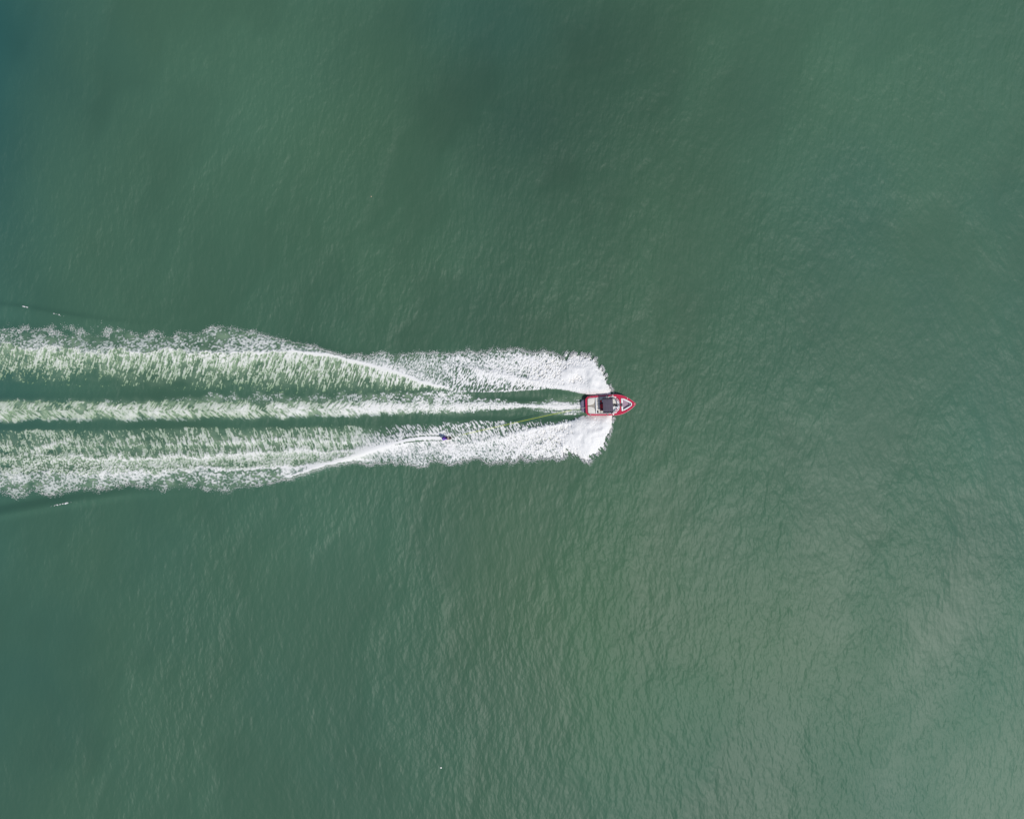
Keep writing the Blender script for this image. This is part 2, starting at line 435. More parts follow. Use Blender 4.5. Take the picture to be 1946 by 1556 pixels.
sd = pl(Xn, [(820, .86), (900, .90), (970, .94), (1030, 1.0), (1060, 1.08), (1100, 1.4), (1165, 1.6)])
eu = np.clip((Y - tu) / 26.0, 0, 1)
dr = sd * pl(eu, [(0, .70), (.3, .86), (1, 1.0)])
bel = Y > c2
vr = np.clip((Y - c2) / np.maximum(bu - c2, 3), 0, 1)
low = pl(vr, [(0, 1.1), (.25, 1.0), (.5, .84), (.8, .64), (1, .55)])
dr = np.where(bel & (X < 1085), mixn(np.minimum(dr, low), dr, sstep(1020, 1080, Xn)), dr)
dr += 0.35 * ga(Y - c2 - 2, 4.5) * sstep(850, 960, X) * (1 - sstep(1060, 1100, X))
dr += 0.55 * ga(Y - (bu - 1.2), 1.1) * sstep(845, 880, X) * (1 - sstep(1000, 1060, X))
dr *= sstep(-1.0, 1.5, bu - Y + 0.15 * edge_n)
DU = mixn(dr, dl, left)
en_u = 2.4 * rayU * sstep(1030, 1110, X) + edge_n * pl(X, [(-200, 1.6), (330, 1.0), (420, .6), (560, .35), (640, .35), (720, .9), (1060, .9), (1110, 1.1), (1170, .8)])
DU *= sstep(-1.5, 3.5, Y - tu + en_u)
NU = np.where(Y > lu_, stU, blobs) * left + (1 - left) * np.where(bel, spU, mixn(iso, spU, 0.35))
far_mix = (1 - sstep(120, 360, X))
NU = mixn(NU, uni((NU - .5) + 0.9 * (iso - .5)), far_mix * 0.8)
NU = np.where((X > 640) & (X < 840) & (Y < lu_), mixn(iso, spU, .6), NU)

# ---- propeller wash
yc = pl(X, YC) + wig * 0.5; hc = pl(X, HWC)
q = np.abs(Y - yc) / hc + 0.045 * edge_n * sstep(1030, 900, X) 
DC = pl(q, [(0, 1.02), (.5, .90), (.85, .72), (1.1, .45), (1.5, .0)])
DC *= (1 + .13 * gfield(6, 9, 0, 60) * sstep(760, 600, X)) * pl(X, [(-200, .58), (100, .64), (400, .76), (700, .98), (900, 1.1), (1112, 1.2)])
sp = pl(X, SPK)
spk = 0.52 * sstep(-3, 5, Y - sp + 2.2 * edge_n * 0.5) * (Y < yc) * pl(X, [(60, 0), (300, .35), (450, .75), (700, .95), (880, 1.1), (962, .9), (968, 0)])
DC = np.maximum(DC, spk)
wide = pl(X, [(985, 4), (1040, 13), (1075, 18), (1106, 16)])
pq = np.abs(Y - 771) / wide
plume = pl(pq, [(0, 1.0), (.35, .85), (.5, .55), (.9, .42), (1.15, 0)]) * sstep(985, 1010, X)
plume -= 0.5 * ga(Y - pl(X, [(1040, 781), (1110, 778.5)]), 1.0) * sstep(1035, 1055, X)
plume -= 0.45 * ga(Y - pl(X, [(1040, 761), (1110, 763.5)]), 0.9) * sstep(1050, 1070, X)
DC = np.where(X > 985, np.maximum(plume, DC * (q < .9)), DC)
DC = np.where(X > 1110, 0, DC)
NC = np.where(Y < yc, chU, chL)
NC = mixn(NC, iso, sstep(620, 900, X) * 0.85)
tq = sstep(.8, 1.3, q) * (Y < yc)
NC = mixn(NC, uni((blobs - .5) + (iso - .5)), tq)
NC = mixn(NC, lon * .5 + iso * .5, sstep(985, 1015, X))

# ---- starboard side (lower in plan)
tl, bl = pl(X, TOPL), pl(X, BOTL)
scl = scal * pl(X, [(-200, 1.6), (250, 1.1), (480, .7), (620, .2), (700, .1)])
l1, l2, lm, cr, c3 = pl(X, L1) + wig + .7 * scl, pl(X, L2) + wig + scl, pl(X, LM) + wig, pl(X, CRR) + wig * .3, pl(X, CR3) + wig * .4
w1 = 1 - sstep(650, 740, X)
zi = np.clip((Y - tl) / np.maximum(l1 - tl, 4), -1, 1)
a = pl(zi, [(-.1, 0), (0, .40), (.2, .48), (.45, .68), (.75, .58), (.92, .74), (1, .95)]) * pl(X, [(-200, .7), (120, .8), (330, .95), (520, 1.03), (760, 1.05)])
a += 0.26 * ga(Y - lm, 4) * pl(X, [(-200, 0), (150, .25), (260, 1), (760, 1)])
zb = np.clip((Y - l1) / np.maximum(l2 - l1, 4), 0, 1)
bz = pl(zb, [(0, 1.0), (.2, .92), (.6, .82), (1, .92)])
zo = np.clip((Y - l2) / np.maximum(bl - l2, 4), 0, 1)
oz = pl(zo, [(0, 1.0), (.15, .86), (.35, .70), (.8, .54), (1, .42)]) * pl(X, [(-200, .90), (200, .95), (380, .97), (520, 1.12), (570, 1.5), (700, 1.6)])
dleft = np.where(Y < l1, a, np.where(Y < l2, bz, oz))
dleft += 0.32 * ga(Y - l1 - 1, 3) * sstep(-150, 250, X) + 0.34 * ga(Y - l2, 3.2) * sstep(60, 330, X)
dleft -= 0.6 * ga(Y - l2 - 6.5, 1.5) * sstep(290, 400, X) * (1 - sstep(500, 580, X))
dleft -= 0.4 * ga(Y - l2 + 7, 1.4) * sstep(180, 330, X) * (1 - sstep(480, 580, X))
dband = pl(X, [(-200, 930), (0, 874), (85, 853), (141, 832)])
dleft += 0.5 * ga(Y - dband - wig, 6) * (1 - sstep(110, 165, X))
dleft -= 0.30 * ga(Y - dband - 13, 6) * (1 - sstep(90, 165, X))
s2 = pl(Xn, [(640, .86), (760, .92), (900, .92), (980, .96), (1030, 1.0), (1060, 1.08), (1100, 1.4), (1170, 1.6)])
el = np.clip((bl - Y) / 22.0, 0, 1)
dright = s2 * pl(el, [(0, .74), (.4, .9), (1, 1)])
ti = np.clip((Y - tl) / pl(X, [(640, 26), (780, 20), (860, 26), (960, 24), (1040, 9), (1090, 3)]), 0, 1)
dright *= mixn(pl(ti, [(0, .50), (.5, .68), (1, 1)]), 1, sstep(1040, 1100, Xn))
dright += 0.30 * ga(Y - c3 - 1, 3.5) * sstep(850, 960, X) * (1 - sstep(1060, 1110, X))
# crest carved by the board, and the two furrows behind it
dright += 0.75 * ga(Y - cr, pl(X, [(560, 7), (650, 4.5), (747, 5.5), (800, 8), (845, 7)])) * (1 - sstep(842, 852, X))
for y0 in (828.3, 837.4):
    fl = pl(X, [(700, 857 + (y0 - 833) * .4), (747, 843 + (y0 - 833) * .8), (775, 835 + (y0 - 833)), (800, y0), (842, y0)]) + 0.25 * wig
    dright -= 1.25 * ga(Y - fl, 1.25) * sstep(735, 775, X) * (1 - sstep(836, 842, X)) * (0.75 + 0.5 * lon)
DL = mixn(dright, dleft, w1)
DL += 0.22 * ga(Y - cr + 7, 9) * sstep(505, 575, X) * (1 - sstep(690, 740, X))
DL += 1.1 * ga(Y - cr, pl(X, [(500, 3), (600, 4), (700, 3.6)])) * sstep(505, 575, X) * (1 - sstep(690, 740, X))
ncut = np.where(X < 660, Y < bl + 40, True)
en_l = 2.8 * rayL * sstep(1030, 1110, X) + edge_n * pl(X, [(-200, 1.7), (330, 1.1), (420, .6), (520, .35), (640, .35), (720, .9), (1060, 1.0), (1110, 1.3), (1170, .8)])
DL *= sstep(-1.5, 3.5, bl - Y + en_l) * sstep(-2.5, 1.5, Y - tl + 0.5 * edge_n)
NL = np.where(Y < l1, stL, np.where(Y < l2 + 2, mixn(stL, iso, .6), blobs)) * w1 + (1 - w1) * np.where(Y < c3, spL, mixn(iso, spL, .5))
NL = mixn(NL, uni((NL - .5) + 0.9 * (iso - .5)), far_mix * 0.8)

patch = 0.10 * gfield(16, 9, 0, 51) + 0.07 * gfield(5, 4, 0, 52)
DU += patch * (DU > .1) * pl(X, [(0, 1), (380, .9), (450, .5), (640, .5), (1000, .7), (1080, 0)]); DL += patch * (DL > .1) * pl(X, [(0, 1), (1000, .7), (1080, 0)]); DC += .8 * patch * (DC > .1)
# keep the foam out of the boat's own footprint
inside = (X > 1110) & (Y > 757) & (Y < 784)
for D_ in (DU, DC, DL): D_[inside | (X > 1163.5)] = 0

# airborne part of the spray
def fan(o, i, X_):
    u = np.clip((Y - i) / (o - i + 1e-6), 0, 1)
    return 4 * np.power(u, 0.8) * (1 - u)
airU = fan(tu, bu, X) * pl(X, [(930, 0), (1000, .10), (1060, .26), (1120, .50), (1148, .42), (1160, .0)])
airL = fan(bl, tl, X) * pl(X, [(930, 0), (1000, .10), (1060, .28), (1120, .52), (1152, .45), (1163, .0)])

def foam_material():
    m = bpy.data.materials.new('foam'); m.use_nodes = True
    nt = m.node_tree; N = nt.nodes; L = nt.links
    p = N['Principled BSDF']
    a = N.new('ShaderNodeAttribute'); a.attribute_name = 'foam_tone'
    tc = N.new('ShaderNodeTexCoord'); n = N.new('ShaderNodeTexNoise')
    n.inputs['Scale'].default_value = 7; n.inputs['Detail'].default_value = 4
    L.new(tc.outputs['Object'], n.inputs['Vector'])
    hs = N.new('ShaderNodeMapRange'); hs.inputs[3].default_value = 0.90; hs.inputs[4].default_value = 1.06
    L.new(n.outputs['Fac'], hs.inputs[0])
    mx = N.new('ShaderNodeVectorMath'); mx.operation = 'SCALE'
    L.new(a.outputs['Color'], mx.inputs[0]); L.new(hs.outputs[0], mx.inputs['Scale'])
    L.new(mx.outputs[0], p.inputs['Base Color'])
    p.inputs['Roughness'].default_value = 0.75
    p.inputs['Specular IOR Level'].default_value = 0.25
    return m
FOAM = foam_material()
WHITE = np.array([0.77, 0.765, 0.75]); GREEN = np.array([0.17, 0.28, 0.15]); THIN = np.array([0.15, 0.22, 0.19])

def foam_obj(name, D, Nn, air, keep, soft, thin_mix, label):
    c = D - Nn
    w = np.clip(c / soft, 0, 1) ** 0.9
    low = THIN * (1 - thin_mix[..., None]) + GREEN * thin_mix[..., None]
    wh = WHITE * (1 - 0.03 * thin_mix[..., None] * np.array([1.0, 0.6, 2.0]))
    col = low * (1 - w[..., None]) + wh * w[..., None]
    z = WL + 0.03 + 0.16 * np.clip(c, 0, .8) + air * (1 + 0.14 * lump + 0.08 * lump2) * np.clip(c / .5, 0, 1)
    z = np.maximum(z, WL + 0.02)
    cm = (c[:-1, :-1] + c[1:, :-1] + c[1:, 1:] + c[:-1, 1:]) / 4
    kc = (cm > 0) & keep[:-1, :-1]
    id_ = np.arange(H * Wd).reshape(H, Wd)
    qd = np.stack([id_[:-1, :-1], id_[1:, :-1], id_[1:, 1:], id_[:-1, 1:]], -1)[kc]
    used, inv = np.unique(qd, return_inverse=True)
    jit = np.random.default_rng(5).uniform(-.3, .3, (len(used), 2)) * ST
    vv = np.stack([wx(X.ravel()[used] + jit[:, 0]), wy(Y.ravel()[used] + jit[:, 1]), z.ravel()[used]], -1)
    o = fast_mesh(name, vv, inv.reshape(-1, 4), FOAM)
    at = o.data.attributes.new('foam_tone', 'FLOAT_COLOR', 'POINT')
    cc = np.concatenate([col.reshape(-1, 3)[used], np.ones((len(used), 1))], 1).astype(np.float32)
    at.data.foreach_set('color', cc.ravel())
    tag(o, label, kind='stuff')
    return o

def blur(a_, l): return np.fft.ifft2(np.fft.fft2(a_) * np.exp(-0.5 * (KX ** 2 + KY ** 2) * l * l)).real
aer = np.clip(blur(np.clip(DU, 0, 1.1), 2.0), 0, 1) ** 1.3 * (0.52 * left + 0.26 * (1 - left)) + np.clip(blur(np.clip(DC, 0, 1.1), 2.0), 0, 1) ** 1.3 * pl(X, [(0, 1.0), (600, .85), (900, .6)]) \
    + np.clip(blur(np.clip(DL, 0, 1.1), 2.0), 0, 1) ** 1.3 * (0.52 * w1 + 0.28 * (1 - w1))
aer *= 1 + .35 * np.clip(gfield(4, 3, 0, 53), -2, 2)
ix = np.clip(np.round((Xg - fx[0]) / ST).astype(int), 0, Wd - 1); iy = np.clip(np.round((Yg - fy[0]) / ST).astype(int), 0, H - 1)
okr = (Xg > fx[0]) & (Xg < fx[-1]) & (Yg > fy[0]) & (Yg < fy[-1])
at = water.data.attributes.new('aeration', 'FLOAT', 'POINT')
at.data.foreach_set('value', np.where(okr, np.clip(aer[iy, ix], 0, .9), 0).astype(np.float32).ravel())
cut = 1035 + 9 * lump
softU = pl(Xn, [(0, 1.15), (640, 1.0), (860, .55), (1020, .34), (1060, .24), (1110, .10), (1180, .08)])
gU = np.where(Y > lu_, 1.0, 0.15) * left
gC = pl(X, [(0, 1), (500, 1), (900, .45), (1100, .25)]) * np.where(q < 1.1, 1, .2)
gL = np.where(Y < l2, .8, .15) * w1
foam_obj('wake_foam', DU, NU, airU, X < cut, softU, gU, 'broad streaky foam band of the wake along the top, up to the spray')
foam_obj('spray', DU, NU, airU, X >= cut, softU, gU, 'white spray fanning out from the upper side of the red boat')
foam_obj('propeller_wash', DC, NC, 0 * X, X < 5000, pl(X, [(0, 1.15), (600, .9), (900, .55), (1100, .45)]), gC, 'narrow herringbone strip of churned foam straight behind the boat')
foam_obj('wake_foam', DL, NL, airL, X < cut, softU, gL, 'broad streaky foam band of the wake along the bottom, around the rider')
foam_obj('spray', DL, NL, airL, X >= cut, softU, gL, 'white spray fanning out from the lower side of the red boat')
# whitecaps on the outer waves
wc = np.zeros_like(X)
for (x0, y0, ln, th) in ((48, 585, 7, 1.5), (110, 597.5, 11, 1.3), (120, 958, 16, 1.6)):
    sl_ = 0.22 if y0 < 700 else -0.18
    wc = np.maximum(wc, 0.85 * ga(X - x0, ln) * ga(Y - y0 - sl_ * (X - x0) + 0.4 * wig, th))
foam_obj('whitecap', wc * (Y < 700), iso * .8 + .1, 0 * X, Y < 700, 0 * X + .3, 0 * X, 'thin white crest breaking on the outer wave at upper left')
foam_obj('whitecap', wc * (Y > 700), iso * .8 + .1, 0 * X, Y > 700, 0 * X + .3, 0 * X, 'thin white crest breaking on the outer wave at lower left')

# ---- flying droplets round the spray and loose froth at the wake's rim
OV = np.array([(1, 0, 0), (-1, 0, 0), (0, 1, 0), (0, -1, 0), (0, 0, 1), (0, 0, -1)], float)
OF = np.array([(0, 2, 4), (2, 1, 4), (1, 3, 4), (3, 0, 4), (2, 0, 5), (1, 2, 5), (3, 1, 5), (0, 3, 5)])
def droplets(name, P, r, label):
    n = len(P)
    rg = np.random.default_rng(3)
    sc = r[:, None] * rg.uniform(.6, 1.4, (n, 3))
    v = P[:, None, :] + OV[None] * sc[:, None, :]
    f = OF[None] + (np.arange(n) * 6)[:, None, None]
    o = fast_mesh(name, v.reshape(-1, 3), f.reshape(-1, 3), FOAM, False)
    at = o.data.attributes.new('foam_tone', 'FLOAT_COLOR', 'POINT')
    at.data.foreach_set('color', np.tile(np.array([.77, .77, .76, 1], np.float32), n * 6))
    tag(o, label, kind='stuff')
def blur(a_, l): return np.fft.ifft2(np.fft.fft2(a_) * np.exp(-0.5 * (KX ** 2 + KY ** 2) * l * l)).real
for D_, N_, lab, sd_ in ((DU, NU, 'loose froth and droplets flung off the upper spray and foam band', 40), (DL, NL, 'loose froth and droplets flung off the lower spray and foam band', 50)):
    kept = (D_ - N_ > 0).astype(float)
    pr = np.clip(blur(kept, 3.2), 0, 1) * (1 - kept) * (D_ < .25) * pl(X, [(-200, .5), (600, .5), (800, .7), (1050, 1.0), (1090, 2.2), (1170, 2.0)])
    pr *= mixn(1.0, np.clip((rayU if sd_ == 40 else rayL) * .7 + .5, 0, 3) ** 1.5, sstep(1030, 1080, X))
    pr *= (np.abs(Y - (tu if sd_ == 40 else bl)) < 16) & (X < 1172) & ~((X > 1104) & (Y > 750) & (Y < 792))
    pr = pr.ravel() / pr.sum()
    rg = np.random.default_rng(sd_)
    pick = rg.choice(pr.size, 15000, p=pr)
    jx, jy = rg.uniform(-.5, .5, (2, len(pick)))
    px_, py_ = X.ravel()[pick] + jx, Y.ravel()[pick] + jy
    fr = pl(px_, [(900, 0), (1080, 1)])
    P = np.stack([wx(px_), wy(py_), WL.ravel()[pick] + .03 + fr * np.abs(rg.normal(0, .16, len(pick)))], -1)
    droplets('spray_droplets', P, rg.uniform(.012, .038, len(pick)), lab)

# ------------------------------------------------------------------ the boat
def zd(xm): return 0.74 + 0.20 * (max(xm, 0) / 6.2) ** 2
boat = empty('motor_boat', (wx(1112), wy(771.6), 0.05))
boat.rotation_euler = (0, R(-2.5), R(2.3))
tag(boat, 'small red open speedboat with cream seats and a dark canopy, towing a rider', 'boat')

OUT = [(0, 12.5), (3, 16.6), (6, 17.6), (12, 18.0), (25, 18.4), (38, 18.8), (50, 19.3), (58, 19.3), (63, 18.7), (68, 17.4), (73, 15.6), (78, 13.1), (83, 9.9), (88, 6.0), (92, 2.4), (94.2, 0.0)]
def hw(l): return pl(l, OUT) * S
# hull loft: keel, chine, spray rail, gunwale
Ls = [0, 3, 6, 12, 25, 38, 50, 58, 63, 68, 73, 78, 83, 88, 92, 94.2]
hv, hf = [], []
prof = []
for l in Ls:
    g = float(hw(l)); t = l / 94.2
    zk = -0.32 + 0.95 * max(0, (t - .55) / .45) ** 2.2
    zc = 0.02 + 0.55 * max(0, (t - .45) / .55) ** 1.6
    ch = g * (0.88 - 0.25 * t ** 2)
    z1 = zd(l * S)
    prof.append([(0, zk), (ch * .5, zk * .45 + zc * .55 - .03), (ch, zc), (ch * 1.03, zc + .04), (g * .97 + .0, z1 * .62 + zc * .38), (g * 1.0, z1 - .05), (g * 1.0, z1 - .006)])
k = len(prof[0])
for side in (1, -1):
    base = len(hv)
    for l, pr in zip(Ls, prof):
        for (y, z) in pr: hv.append((l * S, side * y, z))
    for i in range(len(Ls) - 1):
        for j in range(k - 1):
            q4 = (base + i * k + j, base + (i + 1) * k + j, base + (i + 1) * k + j + 1, base + i * k + j + 1)
            hf.append(q4 if side < 0 else q4[::-1])
tr = [j for j in range(k)] + [len(Ls) * k + j for j in range(k - 1, -1, -1)]
hf.append(tuple(tr))
hull = mobj('hull', hv, hf, M['red'], boat)
# spray rails / rub rail
for sd_ in (1, -1):
    tube('rub_rail', [(l * S, sd_ * (float(hw(l)) + .012), zd(l * S) - .055) for l in np.linspace(3, 93.6, 40)], .022, M['pink'], hull, 6)
    vs, fs = [], []
    for i, l in enumerate(np.linspace(5, 40, 12)):
        g = float(hw(l)); z = zd(l * S)
        vs += [(l * S, sd_ * (g + .004), z * .58), (l * S, sd_ * (g + .006), z * .74)]
        if i: fs.append((2 * i - 2, 2 * i - 1, 2 * i + 1, 2 * i))
    mobj('hull_stripe', vs, fs, M['white'], hull)

COCK = [(3.5, 0), (3.5, 12.5), (6, 14.6), (18, 15.0), (30, 15.4), (44, 15.8), (52, 15.9), (58, 14.6), (62.5, 11.2), (64.2, 6), (64.6, 0)]
BOW = [(66.6, 0), (66.4, 12.2), (69, 12.4), (74, 10.6), (80, 7.4), (85.5, 3.8), (87, 2.6), (87.3, 0)]
def sym(pts, sc_=S):
    a_ = [(l * sc_, y * sc_) for l, y in pts if y >= 0]
    b_ = [(l * sc_, -y * sc_) for l, y in reversed(pts) if y > 0]
    return a_ + b_
def dense(poly, n=3):
    out = []
    for i in range(len(poly)):
        a_, b_ = poly[i], poly[(i + 1) % len(poly)]
        for t in range(n): out.append((a_[0] + (b_[0] - a_[0]) * t / n, a_[1] + (b_[1] - a_[1]) * t / n))
    return out
outer_p = dense([(l * S, float(hw(l))) for l in Ls] + [(l * S, -float(hw(l))) for l in reversed(Ls[:-1])], 2)
cock_p = dense(sym(COCK), 2); bow_p = dense(sym(BOW), 2)
bm = bmesh.new()
es = []
for poly in (outer_p, cock_p, bow_p):
    vs = [bm.verts.new((x, y, zd(x))) for x, y in poly]
    es += [bm.edges.new((vs[i], vs[(i + 1) % len(vs)])) for i in range(len(vs))]
bmesh.ops.triangle_fill(bm, use_beauty=True, use_dissolve=False, edges=es)
for f in bm.faces:
    if f.normal.z < 0: f.normal_flip()
deck = bobj('deck', bm, M['red'], boat)
for p_ in deck.data.polygons: pass
# inner walls and floors
def wall(name, poly, zf, m, inset=0.0):
    n = len(poly)
    vs = [(x, y, zd(x) + .002) for x, y in poly] + [(x, y, zf) for x, y in poly]
    fs = [(i, (i + 1) % n, n + (i + 1) % n, n + i) for i in range(n)]
    return mobj(name, vs, fs, m, boat)
wall('cockpit_liner', cock_p, .30, M['beige'])
wall('bow_liner', bow_p, .45, M['white'])
def sheet(name, poly, z, m):
    return mobj(name, [(x, y, z) for x, y in poly], [tuple(range(len(poly)))], m, boat)
sheet('cockpit_floor', cock_p, .30, M['beige'])
sheet('bow_floor', bow_p, .46, M['carpet'])
# white coaming trim round the cockpit
for sd_ in (1, -1):
    tube('coaming', [(l * S, sd_ * (y - .15) * S, zd(l * S) + .015) for l, y in COCK[2:8]], .035, M['white'], boat, 6)
    # dark red strips painting in the shade inside the gunwales
    bm = bmesh.new()
    prism(bm, [(20 * S, sd_ * 15.9 * S), (38 * S, sd_ * 16.7 * S), (38 * S, sd_ * 15.8 * S), (20 * S, sd_ * 15.2 * S)][::sd_], .5, lambda x: zd(x) + .018, .004, 1)
    bobj('gunwale_shade', bm, M['shadered'], boat)

# aft sun pads with the tan walk-through between them
for sd_ in (1, -1):
    pts = [(4.2, .9), (4.4, 12.6), (6, 13.9), (17.6, 14.2), (18.2, 12.5), (17.2, 6.0), (14.6, 2.8), (10.5, 1.4)]
    pts = [(l * S, sd_ * y * S) for l, y in pts]
    if sd_ > 0: pts = pts[::-1]
    bm = bmesh.new(); prism(bm, pts, .45, .80, .05, 3)
    bobj('sun_pad', bm, M['cream'], boat, True)
    # darker piping along each pad
    tube('piping', [(x, y, .79) for x, y in pts] + [(pts[0][0], pts[0][1], .79)], .012, M['tan'], boat, 5)
bm = bmesh.new(); prism(bm, [(4.2 * S, -.8 * S), (18.6 * S, -6 * S), (18.6 * S, 6 * S), (4.2 * S, .8 * S)], .35, .70, .01, 1)
bobj('walk_through', bm, M['tan'], boat)
bm = bmesh.new(); prism(bm, [(18.8 * S, -14.6 * S), (20.8 * S, -14.6 * S), (20.8 * S, 14.6 * S), (18.8 * S, 14.6 * S)], .3, .92, .05, 3)
bobj('seat_back', bm, M['white'], boat, True)
# wrap-around bench cushions
for y0, y1 in ((9.6, 14.6), (2.6, 9.2), (-4.0, 2.2), (-9.2, -4.4), (-14.6, -9.6)):
    bm = bmesh.new(); prism(bm, [(21.1 * S, y0 * S), (27.2 * S, y0 * S), (27.2 * S, y1 * S), (21.1 * S, y1 * S)], .3, .62 + .01 * random.random(), .035, 2)
    bobj('bench_cushion', bm, M['cream'], boat, True)
for sd_ in (1, -1):
    bm = bmesh.new()
    y0, y1 = sorted((sd_ * 10.2 * S, sd_ * 14.9 * S))
    prism(bm, [(27.6 * S, y0), (37.5 * S, y0), (37.5 * S, y1), (27.6 * S, y1)], .3, .62, .035, 2)
    bobj('side_bench', bm, M['cream'], boat, True)
# red pleated seat just behind the canopy
for i, (y0, y1, mk) in enumerate(((-9.2, -5.4, 'maroon'), (-5.2, -1.6, 'seatred'), (-1.4, 2.2, 'seatred'), (2.4, 5.6, 'maroon'), (6.2, 9.6, 'seatred'))):
    ln = 33.2 if i < 4 else 31
    bm = bmesh.new(); prism(bm, [(28.2 * S, y0 * S), (ln * S, y0 * S), (ln * S, y1 * S), (28.2 * S, y1 * S)], .3, .74, .03, 2)
    bobj('red_cushion', bm, M[mk], boat, True)
    bm = bmesh.new(); prism(bm, [(ln * S + .01, (y0 + .2) * S), (ln * S + .20, (y0 + 1) * S), (ln * S + .20, (y1 - 1) * S), (ln * S + .01, (y1 - .2) * S)], .3, .86, .02, 2)
    bobj('headrest', bm, M['white'], boat, True)
# round black speaker on the starboard quarter
v_, f_ = tube_mesh([(22.2 * S, -11.6 * S, .60), (22.2 * S, -11.6 * S, .90)], .115, 14)
sp_ = mobj('speaker', v_, f_, M['black'], boat)
v_, f_ = tube_mesh([(22.2 * S, -11.6 * S, .90), (22.2 * S, -11.6 * S, .915)], .07, 12)
mobj('speaker_cone', v_, f_, M['canvasd'], sp_)

# consoles, windscreen
for sd_ in (1, -1):
    pts = [(50 * S, sd_ * 2.7 * S), (50 * S, sd_ * 14.2 * S), (56.5 * S, sd_ * 13.6 * S), (61.5 * S, sd_ * 10.2 * S), (63.2 * S, sd_ * 5.6 * S), (63.6 * S, sd_ * 2.7 * S)]
    if sd_ > 0: pts = pts[::-1]
    bm = bmesh.new(); prism(bm, pts, .3, .93, .04, 2)
    bobj('console', bm, M['white'] if sd_ < 0 else M['cream'], boat, True)
ARC = [(50.5, 15.6), (55, 15.0), (59.5, 12.6), (62.6, 8.6), (64.0, 2.9)]
def glass_panel(a_, b_):
    (l0, y0), (l1_, y1_) = a_, b_
    za, zb_ = zd(l0 * S), zd(l1_ * S)
    bk = 4.5
    k0, k1 = 0.80, 0.80
    P = [Vector((l0 * S, y0 * S, za)), Vector((l1_ * S, y1_ * S, zb_)), Vector(((l1_ - bk) * S, y1_ * k1 * S, zb_ + .42)), Vector(((l0 - bk) * S, y0 * k0 * S, za + .42))]
    nrm = (P[1] - P[0]).cross(P[3] - P[0]).normalized() * .012
    vs = [p - nrm for p in P] + [p + nrm for p in P]
    fs = [(0, 1, 2, 3), (7, 6, 5, 4), (0, 4, 5, 1), (1, 5, 6, 2), (2, 6, 7, 3), (3, 7, 4, 0)]
    pane = mobj('windscreen_pane', vs, fs, M['glass'], boat)
    tube('pane_frame', [P[0], P[1], P[2], P[3], P[0]], .014, M['metal'], pane, 5)
for sd_ in (1, -1):
    for i in range(len(ARC) - 1):
        a_ = (ARC[i][0], sd_ * ARC[i][1]); b_ = (ARC[i + 1][0], sd_ * ARC[i + 1][1])
        glass_panel(a_, b_)
glass_panel((64.1, 2.7), (64.1, -2.7))
# dark walk-through step to the bow
bm = bmesh.new(); prism(bm, [(64.9 * S, -2.9 * S), (68.2 * S, -2.9 * S), (68.2 * S, 2.9 * S), (64.9 * S, 2.9 * S)], .5, lambda x: zd(x) + .012, .0)
bobj('bow_step', bm, M['black'], boat)
# helm
wh = [(50.0 * S - .06 * math.cos(t), -8 * S + .19 * math.sin(t), .98 + .18 * math.cos(t)) for t in np.linspace(0, 2 * math.pi, 20)]
tube('steering_wheel', wh, .018, M['black'], boat, 6)
bm = bmesh.new(); prism(bm, [(40 * S, -11 * S), (46 * S, -11 * S), (46 * S, -5 * S), (40 * S, -5 * S)], .3, .70, .05, 2)
bobj('helm_seat', bm, M['cream'], boat, True)
bm = bmesh.new(); prism(bm, [(40 * S, 5 * S), (46 * S, 5 * S), (46 * S, 11 * S), (40 * S, 11 * S)], .3, .70, .05, 2)
bobj('observer_seat', bm, M['cream'], boat, True)

# bow cushions: two long sides, a nose piece, two back rests
for sd_ in (1, -1):
    pts = [(70.4, 11.9), (74.2, 10.3), (80, 7.1), (85.2, 3.8), (84.2, 2.0), (79, 4.7), (74, 7.6), (70.2, 9.3)]
    pts = [(l * S, sd_ * y * S) for l, y in pts]
    if sd_ > 0: pts = pts[::-1]
    bm = bmesh.new(); prism(bm, pts, .45, lambda x: zd(x) - .06, .03, 2)
    bobj('bow_cushion', bm, M['white'], boat, True)
    pts = [(66.9, 2.9), (69.9, 2.9), (69.9, 11.8), (66.9, 12.0)]
    pts = [(l * S, sd_ * y * S) for l, y in pts]
    if sd_ < 0: pts = pts[::-1]
    bm = bmesh.new(); prism(bm, pts, .45, lambda x: zd(x) + .05, .04, 2)
    bobj('bow_back_rest', bm, M['white'], boat, True)
bm = bmesh.new(); prism(bm, [(84.6 * S, -3.6 * S), (86.6 * S, -2.6 * S), (86.6 * S, 2.6 * S), (84.6 * S, 3.6 * S)], .45, lambda x: zd(x) - .03, .03, 2)
bobj('bow_cushion', bm, M['white'], boat, True)
# a dark towel-like cushion in the nose of the bow well, with folds
bm = bmesh.new(); prism(bm, [(81 * S, -3.3 * S), (84.2 * S, -1.9 * S), (84.2 * S, 1.9 * S), (81 * S, 3.3 * S)], .46, .60, .03, 2)
bobj('anchor_locker', bm, M['carpet'], boat, True)

